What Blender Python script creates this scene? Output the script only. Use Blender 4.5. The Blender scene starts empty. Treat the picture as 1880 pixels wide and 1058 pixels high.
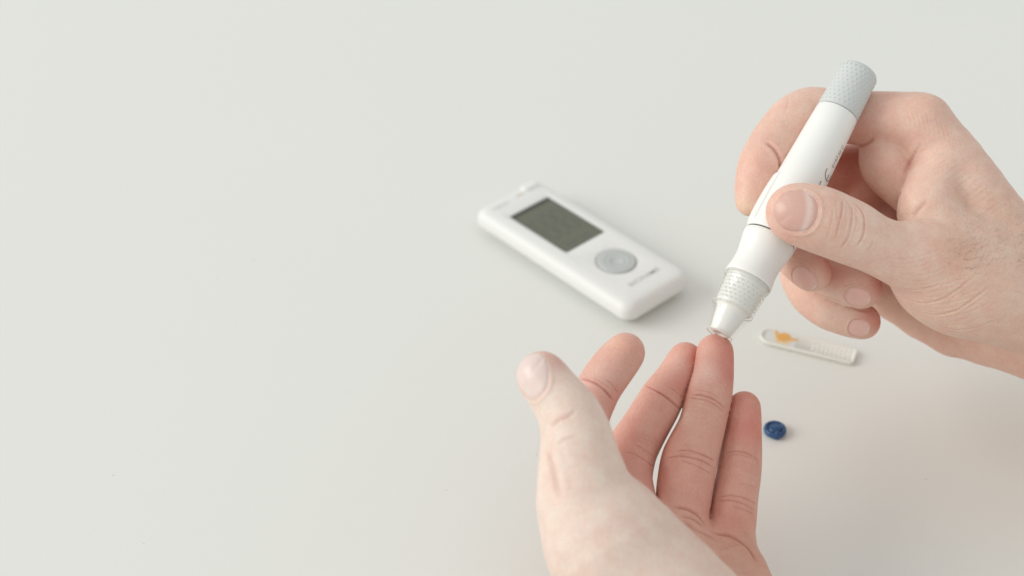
import bpy, bmesh, math, random
import numpy as np
from mathutils import Vector, Matrix
random.seed(7)
rng = np.random.default_rng(11)
sc = bpy.context.scene
COL = sc.collection
MM = 0.001

# ------------------------------------------------------------------ camera, world, light
FPX, PITCH, CAM_H = 2800.0, math.radians(38), 417.0      # focal length in photo pixels, millimetres above the table
cam = bpy.data.cameras.new('camera'); camo = bpy.data.objects.new('camera', cam); COL.objects.link(camo)
cam.sensor_width = 36.0; cam.lens = FPX / 1880 * 36.0
camo.location = (0, 0, CAM_H * MM); camo.rotation_euler = (math.pi / 2 - PITCH, 0, 0)
cam.clip_start = 0.01; cam.clip_end = 20
cam.dof.use_dof = True; cam.dof.focus_distance = 0.541; cam.dof.aperture_fstop = 53.6 / 7.5
cam.dof.aperture_blades = 0
sc.camera = camo
w = bpy.data.worlds.new('World'); sc.world = w; w.use_nodes = True
bg = w.node_tree.nodes['Background']; bg.inputs[0].default_value = (0.97, 0.99, 0.98, 1); bg.inputs[1].default_value = 0.73
def area(name, loc, target, sx, sy, power, col):
    l = bpy.data.lights.new(name, 'AREA'); l.shape = 'RECTANGLE'; l.size = sx; l.size_y = sy; l.energy = power; l.color = col
    o = bpy.data.objects.new(name, l); COL.objects.link(o); o.location = loc
    o.rotation_euler = (Vector(target) - Vector(loc)).to_track_quat('-Z', 'Y').to_euler(); return o
area('window_light', (-5.8, 0.25, 2.9), (0.05, 0.5, 0), 4.6, 3.4, 258.0, (1.0, 0.985, 0.95))
sc.view_settings.view_transform = 'Standard'; sc.view_settings.look = 'None'; sc.view_settings.gamma = 1
sc.view_settings.exposure = 0.0
sc.cycles.use_denoising = True
sc.cycles.max_bounces = 10; sc.cycles.transparent_max_bounces = 16
sc.cycles.caustics_refractive = False; sc.cycles.caustics_reflective = False

# ------------------------------------------------------------------ photo pixel + distance -> place in the world (millimetres)
CS, SN = math.cos(PITCH), math.sin(PITCH)
CAM = np.array([0, 0, CAM_H]); FW = np.array([0, CS, -SN]); UP = np.array([0, SN, CS]); RT = np.array([1.0, 0, 0])
def ray(px, py): return FW + RT * (px - 940) / FPX - UP * (py - 529) / FPX
def W(px, py, Z): return CAM + ray(px, py) * Z
def onplane(px, py, h=0.0):
    d = ray(px, py); return CAM + d * (h - CAM_H) / d[2]

# ------------------------------------------------------------------ helpers
def tag(o, label=None, cat=None, group=None, kind=None):
    if label: o['label'] = label
    if cat: o['category'] = cat
    if group: o['group'] = group
    if kind: o['kind'] = kind
    return o
def empty(name, loc, rot=(0, 0, 0)):
    o = bpy.data.objects.new(name, None); COL.objects.link(o); o.location = loc; o.rotation_euler = rot
    o.empty_display_size = 0.01; return o
def link(name, me, mat, parent=None, loc=None):
    if mat and not me.materials: me.materials.append(mat)
    o = bpy.data.objects.new(name, me); COL.objects.link(o)
    if parent is not None: o.parent = parent
    if loc is not None: o.location = loc
    return o
def bm_obj(name, bm, mat, parent=None, loc=None, smooth=True):
    me = bpy.data.meshes.new(name); bm.normal_update(); bm.to_mesh(me); bm.free()
    if smooth:
        for p in me.polygons: p.use_smooth = True
    return link(name, me, mat, parent, loc)
def lathe(bm, prof, seg=96, close=False):
    """prof: list of (r, z) in metres"""
    rings = []
    for r, z in prof:
        if r < 1e-7: rings.append([bm.verts.new((0, 0, z))])
        else: rings.append([bm.verts.new((r * math.cos(2 * math.pi * i / seg), r * math.sin(2 * math.pi * i / seg), z)) for i in range(seg)])
    pairs = list(zip(rings, rings[1:])) + ([(rings[-1], rings[0])] if close else [])
    for a, b in pairs:
        for i in range(seg):
            j = (i + 1) % seg
            if len(a) == 1 and len(b) == 1: continue
            if len(a) == 1: bm.faces.new((a[0], b[j], b[i]))
            elif len(b) == 1: bm.faces.new((a[i], a[j], b[0]))
            else: bm.faces.new((a[i], a[j], b[j], b[i]))
    bmesh.ops.recalc_face_normals(bm, faces=bm.faces)
def rrect(wd, ht, r, n=10):
    """rounded rectangle outline, counter-clockwise"""
    pts = []
    for cx, cy, a0 in ((wd / 2 - r, ht / 2 - r, 0), (-wd / 2 + r, ht / 2 - r, 90), (-wd / 2 + r, -ht / 2 + r, 180), (wd / 2 - r, -ht / 2 + r, 270)):
        for k in range(n + 1):
            a = math.radians(a0 + 90 * k / n); pts.append((cx + r * math.cos(a), cy + r * math.sin(a)))
    return pts
def rounded_slab(bm, wd, ht, r, prof, n=10):
    """stack of rounded-rectangle loops; prof = [(inset, z)...] from the bottom up, both ends capped"""
    loops = []
    for ins, z in prof:
        rr = max(r - ins, 0.00015)
        loops.append([bm.verts.new((x, y, z)) for x, y in rrect(wd - 2 * ins, ht - 2 * ins, rr, n)])
    for a, b in zip(loops, loops[1:]):
        m = len(a)
        for i in range(m): bm.faces.new((a[i], a[(i + 1) % m], b[(i + 1) % m], b[i]))
    bm.faces.new(loops[0][::-1]); bm.faces.new(loops[-1])
    bmesh.ops.recalc_face_normals(bm, faces=bm.faces)

# ------------------------------------------------------------------ materials
class N:
    def __init__(s, name):
        s.m = bpy.data.materials.new(name); s.m.use_nodes = True; s.t = s.m.node_tree; s.b = s.t.nodes['Principled BSDF']
    def n(s, typ, **kw):
        x = s.t.nodes.new(typ)
        for k, v in kw.items():
            if k in x.inputs: x.inputs[k].default_value = v
            else: setattr(x, k, v)
        return x
    def l(s, a, b): s.t.links.new(a, b)
    def coord(s, kind='Object'): return s.n('ShaderNodeTexCoord').outputs[kind]
def plastic(name, col, rough=0.4, var=0.02, bump=0.0, sss=0.0, scale=300, spec=0.5):
    q = N(name); b = q.b
    c = q.coord(); nz = q.n('ShaderNodeTexNoise'); nz.inputs['Scale'].default_value = 40; nz.inputs['Detail'].default_value = 5; q.l(c, nz.inputs['Vector'])
    rmp = q.n('ShaderNodeMapRange'); rmp.inputs[3].default_value = 1 - var; rmp.inputs[4].default_value = 1 + var * 0.6
    q.l(nz.outputs['Fac'], rmp.inputs[0])
    mx = q.n('ShaderNodeVectorMath', operation='MULTIPLY'); mx.inputs[0].default_value = col; q.l(rmp.outputs[0], mx.inputs[1])
    q.l(mx.outputs[0], b.inputs['Base Color'])
    b.inputs['Roughness'].default_value = rough; b.inputs['Specular IOR Level'].default_value = spec
    if sss: b.inputs['Subsurface Weight'].default_value = sss; b.inputs['Subsurface Scale'].default_value = 0.002; b.inputs['Subsurface Radius'].default_value = (1, .9, .8)
    if bump:
        n2 = q.n('ShaderNodeTexNoise'); n2.inputs['Scale'].default_value = scale * 10; n2.inputs['Detail'].default_value = 3; q.l(c, n2.inputs['Vector'])
        bp = q.n('ShaderNodeBump'); bp.inputs['Strength'].default_value = bump; bp.inputs['Distance'].default_value = 0.00005
        q.l(n2.outputs['Fac'], bp.inputs['Height']); q.l(bp.outputs[0], b.inputs['Normal'])
    return q.m
M_white = plastic('white_plastic', (0.86, 0.86, 0.83), 0.38, 0.015, 0.15)
M_white_soft = plastic('white_satin_plastic', (0.80, 0.80, 0.775), 0.5, 0.015, 0.15)
M_grey = plastic('grey_rubber', (0.61, 0.635, 0.62), 0.55, 0.03, 0.3)
M_button = plastic('grey_button_plastic', (0.53, 0.55, 0.535), 0.4, 0.03)
M_nozzle = plastic('white_nozzle_plastic', (0.90, 0.90, 0.88), 0.25, 0.01)
M_base = plastic('grey_base_plastic', (0.66, 0.68, 0.665), 0.5, 0.02)
M_dark = plastic('dark_seam', (0.06, 0.06, 0.055), 0.7)
M_ink = plastic('grey_ink', (0.24, 0.24, 0.21), 0.6)
M_ink2 = plastic('pale_grey_ink', (0.50, 0.51, 0.49), 0.6)
M_lcd = plastic('lcd_glass', (0.145, 0.148, 0.108), 0.22, 0.16, spec=0.45)
M_lcdedge = plastic('lcd_frame', (0.055, 0.06, 0.045), 0.5)
M_lcdink = plastic('lcd_segment', (0.10, 0.098, 0.075), 0.5)
M_blue = plastic('blue_plastic', (0.018, 0.072, 0.19), 0.28, 0.15, 0.2)
M_orange = plastic('orange_foil', (0.80, 0.42, 0.10), 0.4, 0.12)
M_pale_orange = plastic('pale_orange_foil', (0.82, 0.62, 0.36), 0.4, 0.1)
M_strip = plastic('ivory_plastic', (0.80, 0.79, 0.73), 0.4, 0.02)
M_stripgrey = plastic('pale_grey_plastic', (0.70, 0.71, 0.68), 0.4, 0.02)
def clear_mat():
    q = N('clear_plastic'); t = q.t
    t.nodes.remove(q.b); out = [n for n in t.nodes if n.type == 'OUTPUT_MATERIAL'][0]
    tr = q.n('ShaderNodeBsdfTransparent'); tr.inputs[0].default_value = (0.985, 0.985, 0.975, 1)
    gl = q.n('ShaderNodeBsdfGlossy'); gl.inputs['Roughness'].default_value = 0.08; gl.inputs[0].default_value = (1, 1, 1, 1)
    lw = q.n('ShaderNodeLayerWeight'); lw.inputs[0].default_value = 0.5
    pw = q.n('ShaderNodeMath', operation='POWER'); q.l(lw.outputs['Facing'], pw.inputs[0]); pw.inputs[1].default_value = 3.5
    fr = q.n('ShaderNodeMath', operation='MULTIPLY_ADD'); q.l(pw.outputs[0], fr.inputs[0]); fr.inputs[1].default_value = .28; fr.inputs[2].default_value = .018
    mx = q.n('ShaderNodeMixShader'); q.l(fr.outputs[0], mx.inputs[0]); q.l(tr.outputs[0], mx.inputs[1]); q.l(gl.outputs[0], mx.inputs[2])
    q.l(mx.outputs[0], out.inputs[0]); return q.m
M_clear = clear_mat()

def table_mat():
    q = N('table_laminate'); b = q.b; c = q.coord()
    a = q.n('ShaderNodeTexNoise'); a.inputs['Scale'].default_value = 3.0; a.inputs['Detail'].default_value = 3; q.l(c, a.inputs['Vector'])
    f = q.n('ShaderNodeTexNoise'); f.inputs['Scale'].default_value = 900; f.inputs['Detail'].default_value = 2; q.l(c, f.inputs['Vector'])
    r1 = q.n('ShaderNodeMapRange'); r1.inputs[3].default_value = 0.985; r1.inputs[4].default_value = 1.015; q.l(a.outputs['Fac'], r1.inputs[0])
    r2 = q.n('ShaderNodeMapRange'); r2.inputs[3].default_value = 0.985; r2.inputs[4].default_value = 1.015; q.l(f.outputs['Fac'], r2.inputs[0])
    m = q.n('ShaderNodeMath', operation='MULTIPLY'); q.l(r1.outputs[0], m.inputs[0]); q.l(r2.outputs[0], m.inputs[1])
    v = q.n('ShaderNodeVectorMath', operation='MULTIPLY'); v.inputs[0].default_value = (0.78, 0.785, 0.745); q.l(m.outputs[0], v.inputs[1])
    q.l(v.outputs[0], b.inputs['Base Color']); b.inputs['Roughness'].default_value = 0.42; b.inputs['Specular IOR Level'].default_value = 0.35
    bp = q.n('ShaderNodeBump'); bp.inputs['Strength'].default_value = 0.05; bp.inputs['Distance'].default_value = 0.0001
    q.l(f.outputs['Fac'], bp.inputs['Height']); q.l(bp.outputs[0], b.inputs['Normal'])
    return q.m
def skin_mat():
    q = N('skin'); b = q.b; c = q.coord()
    at = q.n('ShaderNodeAttribute', attribute_name='tone')
    # mottling
    a = q.n('ShaderNodeTexNoise'); a.inputs['Scale'].default_value = 170; a.inputs['Detail'].default_value = 5; a.inputs['Roughness'].default_value = .6; q.l(c, a.inputs['Vector'])
    r = q.n('ShaderNodeMapRange'); r.inputs[1].default_value = .3; r.inputs[2].default_value = .7; q.l(a.outputs['Fac'], r.inputs[0])
    mc = q.n('ShaderNodeMix', data_type='RGBA'); mc.inputs[6].default_value = (0.965, 0.885, 0.87, 1); mc.inputs[7].default_value = (1.025, 1.06, 1.05, 1); q.l(r.outputs[0], mc.inputs[0])
    mul = q.n('ShaderNodeVectorMath', operation='MULTIPLY'); q.l(at.outputs['Color'], mul.inputs[0]); q.l(mc.outputs[2], mul.inputs[1])
    # fine pores
    f = q.n('ShaderNodeTexNoise'); f.inputs['Scale'].default_value = 1100; f.inputs['Detail'].default_value = 3; q.l(c, f.inputs['Vector'])
    r2 = q.n('ShaderNodeMapRange'); r2.inputs[1].default_value = .3; r2.inputs[2].default_value = .7; r2.inputs[3].default_value = .95; r2.inputs[4].default_value = 1.04; q.l(f.outputs['Fac'], r2.inputs[0])
    mul2 = q.n('ShaderNodeVectorMath', operation='MULTIPLY'); q.l(mul.outputs[0], mul2.inputs[0]); q.l(r2.outputs[0], mul2.inputs[1])
    q.l(mul2.outputs[0], b.inputs['Base Color'])
    b.inputs['Roughness'].default_value = 0.50; b.inputs['Specular IOR Level'].default_value = 0.38
    b.inputs['Subsurface Weight'].default_value = 0.35; b.inputs['Subsurface Radius'].default_value = (1.0, 0.35, 0.2); b.inputs['Subsurface Scale'].default_value = 0.0022
    vo = q.n('ShaderNodeTexVoronoi'); vo.inputs['Scale'].default_value = 1300; q.l(c, vo.inputs['Vector'])
    ad = q.n('ShaderNodeMath', operation='MULTIPLY_ADD'); q.l(vo.outputs['Distance'], ad.inputs[0]); ad.inputs[1].default_value = -0.6; q.l(f.outputs['Fac'], ad.inputs[2])
    # skin lines: warped small cells, seen as a net of fine furrows
    wn = q.n('ShaderNodeTexNoise'); wn.inputs['Scale'].default_value = 260; q.l(c, wn.inputs['Vector'])
    wv = q.n('ShaderNodeVectorMath', operation='MULTIPLY_ADD'); q.l(wn.outputs['Color'], wv.inputs[0]); wv.inputs[1].default_value = (.0022, .0022, .0022); q.l(c, wv.inputs[2])
    ve = q.n('ShaderNodeTexVoronoi', feature='DISTANCE_TO_EDGE'); ve.inputs['Scale'].default_value = 620; q.l(wv.outputs[0], ve.inputs['Vector'])
    er = q.n('ShaderNodeMapRange'); er.inputs[1].default_value = 0; er.inputs[2].default_value = .16; er.inputs[3].default_value = -.55; er.inputs[4].default_value = 0; q.l(ve.outputs['Distance'], er.inputs[0])
    ad2 = q.n('ShaderNodeMath', operation='ADD'); q.l(ad.outputs[0], ad2.inputs[0]); q.l(er.outputs[0], ad2.inputs[1]); ad = ad2
    bp = q.n('ShaderNodeBump'); bp.inputs['Strength'].default_value = 0.5; bp.inputs['Distance'].default_value = 0.00014
    q.l(ad.outputs[0], bp.inputs['Height']); q.l(bp.outputs[0], b.inputs['Normal'])
    return q.m
def nail_mat():
    q = N('fingernail'); b = q.b
    at = q.n('ShaderNodeAttribute', attribute_name='tone'); q.l(at.outputs['Color'], b.inputs['Base Color'])
    b.inputs['Roughness'].default_value = 0.32; b.inputs['Specular IOR Level'].default_value = 0.45
    b.inputs['Subsurface Weight'].default_value = 0.25; b.inputs['Subsurface Radius'].default_value = (1.0, 0.5, 0.4); b.inputs['Subsurface Scale'].default_value = 0.001
    return q.m
M_skin, M_nail = skin_mat(), nail_mat()

# ------------------------------------------------------------------ table
bm = bmesh.new()
for x, y in ((-1.1, -0.1), (1.3, -0.1), (1.3, 2.2), (-1.1, 2.2)): bm.verts.new((x, y, 0))
bm.faces.new(bm.verts)
r_ = bmesh.ops.extrude_face_region(bm, geom=list(bm.faces)); bmesh.ops.translate(bm, verts=[v for v in r_['geom'] if isinstance(v, bmesh.types.BMVert)], vec=(0, 0, -0.03))
bmesh.ops.recalc_face_normals(bm, faces=bm.faces)
tag(bm_obj('table_top', bm, table_mat(), smooth=False), kind='structure')

# ------------------------------------------------------------------ implicit-surface modelling of the hands (millimetres)
def smin(a, b, k):
    h = np.maximum(k - np.abs(a - b), 0) / k
    return np.minimum(a, b) - h * h * k * 0.25
def spline(pts, sub):
    """pts (n,4) px,py,Z,r -> dense centres + radii in mm"""
    P = np.array([[*W(a, b, c), r * c / FPX] for a, b, c, r in pts])
    if len(P) == 2 or sub == 1: return P
    out = []
    Q = np.vstack([2 * P[0] - P[1], P, 2 * P[-1] - P[-2]])
    for i in range(1, len(Q) - 2):
        p0, p1, p2, p3 = Q[i - 1], Q[i], Q[i + 1], Q[i + 2]
        for k in range(sub):
            t = k / sub
            v = 0.5 * (2 * p1 + (p2 - p0) * t + (2 * p0 - 5 * p1 + 4 * p2 - p3) * t * t + (3 * p1 - p0 - 3 * p2 + p3) * t ** 3)
            lin = p1 + (p2 - p1) * t
            out.append(0.6 * v + 0.4 * lin)
    out.append(P[-1]); return np.array(out)
class Chain:
    def __init__(s, pts, sub=4, flat=None, k=0.8):
        s.P = spline(pts, sub); s.k = k; s.flat = flat        # flat = (axis, factor)
        r = s.P[:, 3].max() + 12
        s.lo = (s.P[:, :3] - r).min(0).astype(np.float32); s.hi = (s.P[:, :3] + r).max(0).astype(np.float32)
    def d(s, X):
        q = np.maximum(np.maximum(s.lo - X, X - s.hi), 0); out = (np.sqrt((q * q).sum(1)) + 10).astype(np.float32)
        m = np.nonzero(~q.any(axis=1))[0]
        if len(m) == 0: return out
        Y = X[m]; D = np.full(len(m), 12.0, np.float32)
        for A, B in zip(s.P[:-1], s.P[1:]):
            A = A.astype(np.float32); B = B.astype(np.float32); mr = max(A[3], B[3]) + 9
            lo = np.minimum(A[:3], B[:3]) - mr; hi = np.maximum(A[:3], B[:3]) + mr
            w = np.nonzero(((Y > lo) & (Y < hi)).all(axis=1))[0]
            if len(w) == 0: continue
            ab = B[:3] - A[:3]; L2 = ab @ ab + 1e-9
            pa = Y[w] - A[:3]; h = np.clip(pa @ ab / L2, 0, 1)
            q = pa - h[:, None] * ab
            D[w] = smin(D[w], np.sqrt((q * q).sum(1)) - (A[3] + (B[3] - A[3]) * h), s.k)
        out[m] = D; return out
class Blob:
    """ellipsoid: centre (px,py,Z), semi-axes mm along camera right / up / depth, rolled about the view axis"""
    def __init__(s, px, py, Z, rx, ry, rz, roll=0):
        s.c = W(px, py, Z); a = math.radians(roll)
        e1 = RT * math.cos(a) + UP * math.sin(a); e2 = -RT * math.sin(a) + UP * math.cos(a)
        s.E = np.stack([e1, e2, FW]); s.r = np.array([rx, ry, rz], float)
        s.lo = (s.c - max(s.r) - 12).astype(np.float32); s.hi = (s.c + max(s.r) + 12).astype(np.float32)
    def d(s, X):
        q = np.maximum(np.maximum(s.lo - X, X - s.hi), 0); out = (np.sqrt((q * q).sum(1)) + 10).astype(np.float32)
        m = ~q.any(axis=1)
        if not m.any(): return out
        q = (X[m] - s.c) @ s.E.T
        k0 = np.sqrt(((q / s.r) ** 2).sum(1)) + 1e-6; k1 = np.sqrt(((q / s.r ** 2) ** 2).sum(1)) + 1e-6
        out[m] = k0 * (k0 - 1) / k1; return out

def fingers_union(ds, gap):
    """union of neighbouring fingers that keeps a clean furrow where two of them touch"""
    D = np.sort(np.stack(ds), axis=0)
    return D[0] + .5 * np.maximum(0, gap - (D[1] - D[0]))
def lumps(X, s, seed):
    r = np.random.default_rng(seed); out = np.zeros(len(X))
    for _ in range(10):
        v = r.normal(size=3); v /= np.linalg.norm(v); f = s * r.uniform(.6, 1.6)
        out += np.sin(X @ v * f + r.uniform(0, 6.28))
    return out / 4

CORN = [(i, j, k) for i in (0, 1) for j in (0, 1) for k in (0, 1)]
def mesh_sdf(f, lo, hi, h, fac=4):
    lo = np.array(lo, float); n = (np.ceil((np.array(hi) - lo) / (h * fac)).astype(int))
    cx = [lo[a] + (np.arange(n[a]) + .5) * h * fac - h * .5 for a in range(3)]
    G = np.stack(np.meshgrid(*cx, indexing='ij'), -1).reshape(-1, 3)
    D = np.concatenate([f(G[i:i + 200000]) for i in range(0, len(G), 200000)]).reshape(n)
    V = np.repeat(np.repeat(np.repeat(D.astype(np.float32), fac, 0), fac, 1), fac, 2)
    act = np.argwhere(np.abs(D) < fac * h * .87 * 1.25 + .6)
    off = np.stack(np.meshgrid(*[np.arange(fac)] * 3, indexing='ij'), -1).reshape(-1, 3)
    for i in range(0, len(act), 6000):
        idx = (act[i:i + 6000, None] * fac + off[None]).reshape(-1, 3)
        V[idx[:, 0], idx[:, 1], idx[:, 2]] = f(lo + idx * h)
    S = V < 0
    cnt = np.zeros(tuple(np.array(S.shape) - 1), np.int8)
    for i, j, k in CORN: cnt += S[i:S.shape[0] - 1 + i, j:S.shape[1] - 1 + j, k:S.shape[2] - 1 + k]
    cells = np.argwhere((cnt > 0) & (cnt < 8)); del cnt
    vals = {c: V[cells[:, 0] + c[0], cells[:, 1] + c[1], cells[:, 2] + c[2]] for c in CORN}
    acc = np.zeros((len(cells), 3)); num = np.zeros(len(cells))
    for c in CORN:
        for ax in range(3):
            if c[ax] == 0:
                d = list(c); d[ax] = 1; d = tuple(d)
                a, b = vals[c], vals[d]; m = (a < 0) != (b < 0)
                t = np.where(m, a / np.where(m, a - b, 1), 0)
                p = np.tile(np.array(c, float), (len(cells), 1)); p[:, ax] = t
                acc[m] += p[m]; num[m] += 1
    verts = lo + (cells + acc / num[:, None]) * h
    sh = np.array(S.shape); key = (cells[:, 0] * sh[1] + cells[:, 1]) * sh[2] + cells[:, 2]   # sorted already
    def vid(c):
        k = (c[:, 0] * sh[1] + c[:, 1]) * sh[2] + c[:, 2]; i = np.searchsorted(key, k); i = np.minimum(i, len(key) - 1)
        return np.where(key[i] == k, i, -1)
    quads = []
    for ax in range(3):
        sl0 = [slice(None)] * 3; sl1 = [slice(None)] * 3; sl0[ax] = slice(0, -1); sl1[ax] = slice(1, None)
        a = S[tuple(sl0)]; b = S[tuple(sl1)]
        E = np.argwhere(a != b); fl = a[E[:, 0], E[:, 1], E[:, 2]]
        u, v = (ax + 1) % 3, (ax + 2) % 3
        q = []
        for du, dv in ((-1, -1), (0, -1), (0, 0), (-1, 0)):
            c = E.copy(); c[:, u] += du; c[:, v] += dv; q.append(vid(c))
        q = np.stack(q, 1); q[~fl] = q[~fl][:, ::-1]; quads.append(q[(q >= 0).all(1)])
    return verts, np.vstack(quads)
def grad(f, X, e=0.25):
    g = np.stack([f(X + np.eye(3)[a] * e) - f(X - np.eye(3)[a] * e) for a in range(3)], 1)
    return g / (np.linalg.norm(g, axis=1, keepdims=True) + 1e-9)
def march(f, o, d, t0, t1, n=80):
    """first hit along rays o + d*t (d unit, arrays)"""
    t = np.full(len(o), float(t0)); done = np.zeros(len(o), bool)
    for _ in range(n):
        a = np.where((t < t1) & ~done)[0]
        if len(a) == 0: break
        v = f(o[a] + d[a] * t[a, None]); t[a] += np.maximum(v * .85, -0.5); done[a[np.abs(v) < .01]] = True
    return t
def hits(f, px):
    d = FW[None] + RT[None] * ((px[:, :1] - 940) / FPX) - UP[None] * ((px[:, 1:2] - 529) / FPX); d /= np.linalg.norm(d, axis=1, keepdims=True)
    o = np.tile(CAM, (len(px), 1)); t = march(f, o, d, 380, 800, 60); return o + d * t[:, None], t
def laplace(V, Q, it, lam=.5):
    e = np.vstack([Q[:, [0, 1]], Q[:, [1, 2]], Q[:, [2, 3]], Q[:, [3, 0]]])
    e = np.vstack([e, e[:, ::-1]])
    deg = np.bincount(e[:, 0], minlength=len(V))[:, None]
    for _ in range(it):
        A = np.stack([np.bincount(e[:, 0], weights=V[e[:, 1], a], minlength=len(V)) for a in range(3)], 1) / deg
        V = V + lam * (A - V)
    return V
def refine(V, Nn, Q):
    """every quad into four"""
    E = np.sort(np.stack([Q, np.roll(Q, -1, 1)], -1), -1).reshape(-1, 2)
    key = E[:, 0].astype(np.int64) * len(V) + E[:, 1]; u, fi, inv = np.unique(key, return_index=True, return_inverse=True)
    e = E[fi]; n = len(V); m = len(u); inv = inv.reshape(-1, 4) + n; fc = np.arange(len(Q)) + n + m
    V2 = np.vstack([V, (V[e[:, 0]] + V[e[:, 1]]) / 2, V[Q].mean(1)]); N2 = np.vstack([Nn, Nn[e[:, 0]] + Nn[e[:, 1]], Nn[Q].sum(1)])
    N2 /= np.linalg.norm(N2, axis=1, keepdims=True) + 1e-9
    q = [np.stack([Q[:, k], inv[:, k], fc, inv[:, k - 1]], 1) for k in range(4)]
    return V2, N2, np.vstack(q)
def densify(poly, step=0.6):
    out = [poly[0]]
    for a, b in zip(poly[:-1], poly[1:]):
        m = max(1, int(np.linalg.norm(b - a) / step))
        for k in range(1, m + 1): out.append(a + (b - a) * k / m)
    return np.array(out)
def catmull(p, sub=5):
    p = np.array(p, float)
    if len(p) < 3: return p
    Q = np.vstack([2 * p[0] - p[1], p, 2 * p[-1] - p[-2]]); out = []
    for i in range(1, len(Q) - 2):
        for k in range(sub):
            t = k / sub; p0, p1, p2, p3 = Q[i - 1:i + 3]
            out.append(0.5 * (2 * p1 + (p2 - p0) * t + (2 * p0 - 5 * p1 + 4 * p2 - p3) * t * t + (3 * p1 - p0 - 3 * p2 + p3) * t ** 3))
    out.append(p[-1]); return np.array(out)

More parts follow.
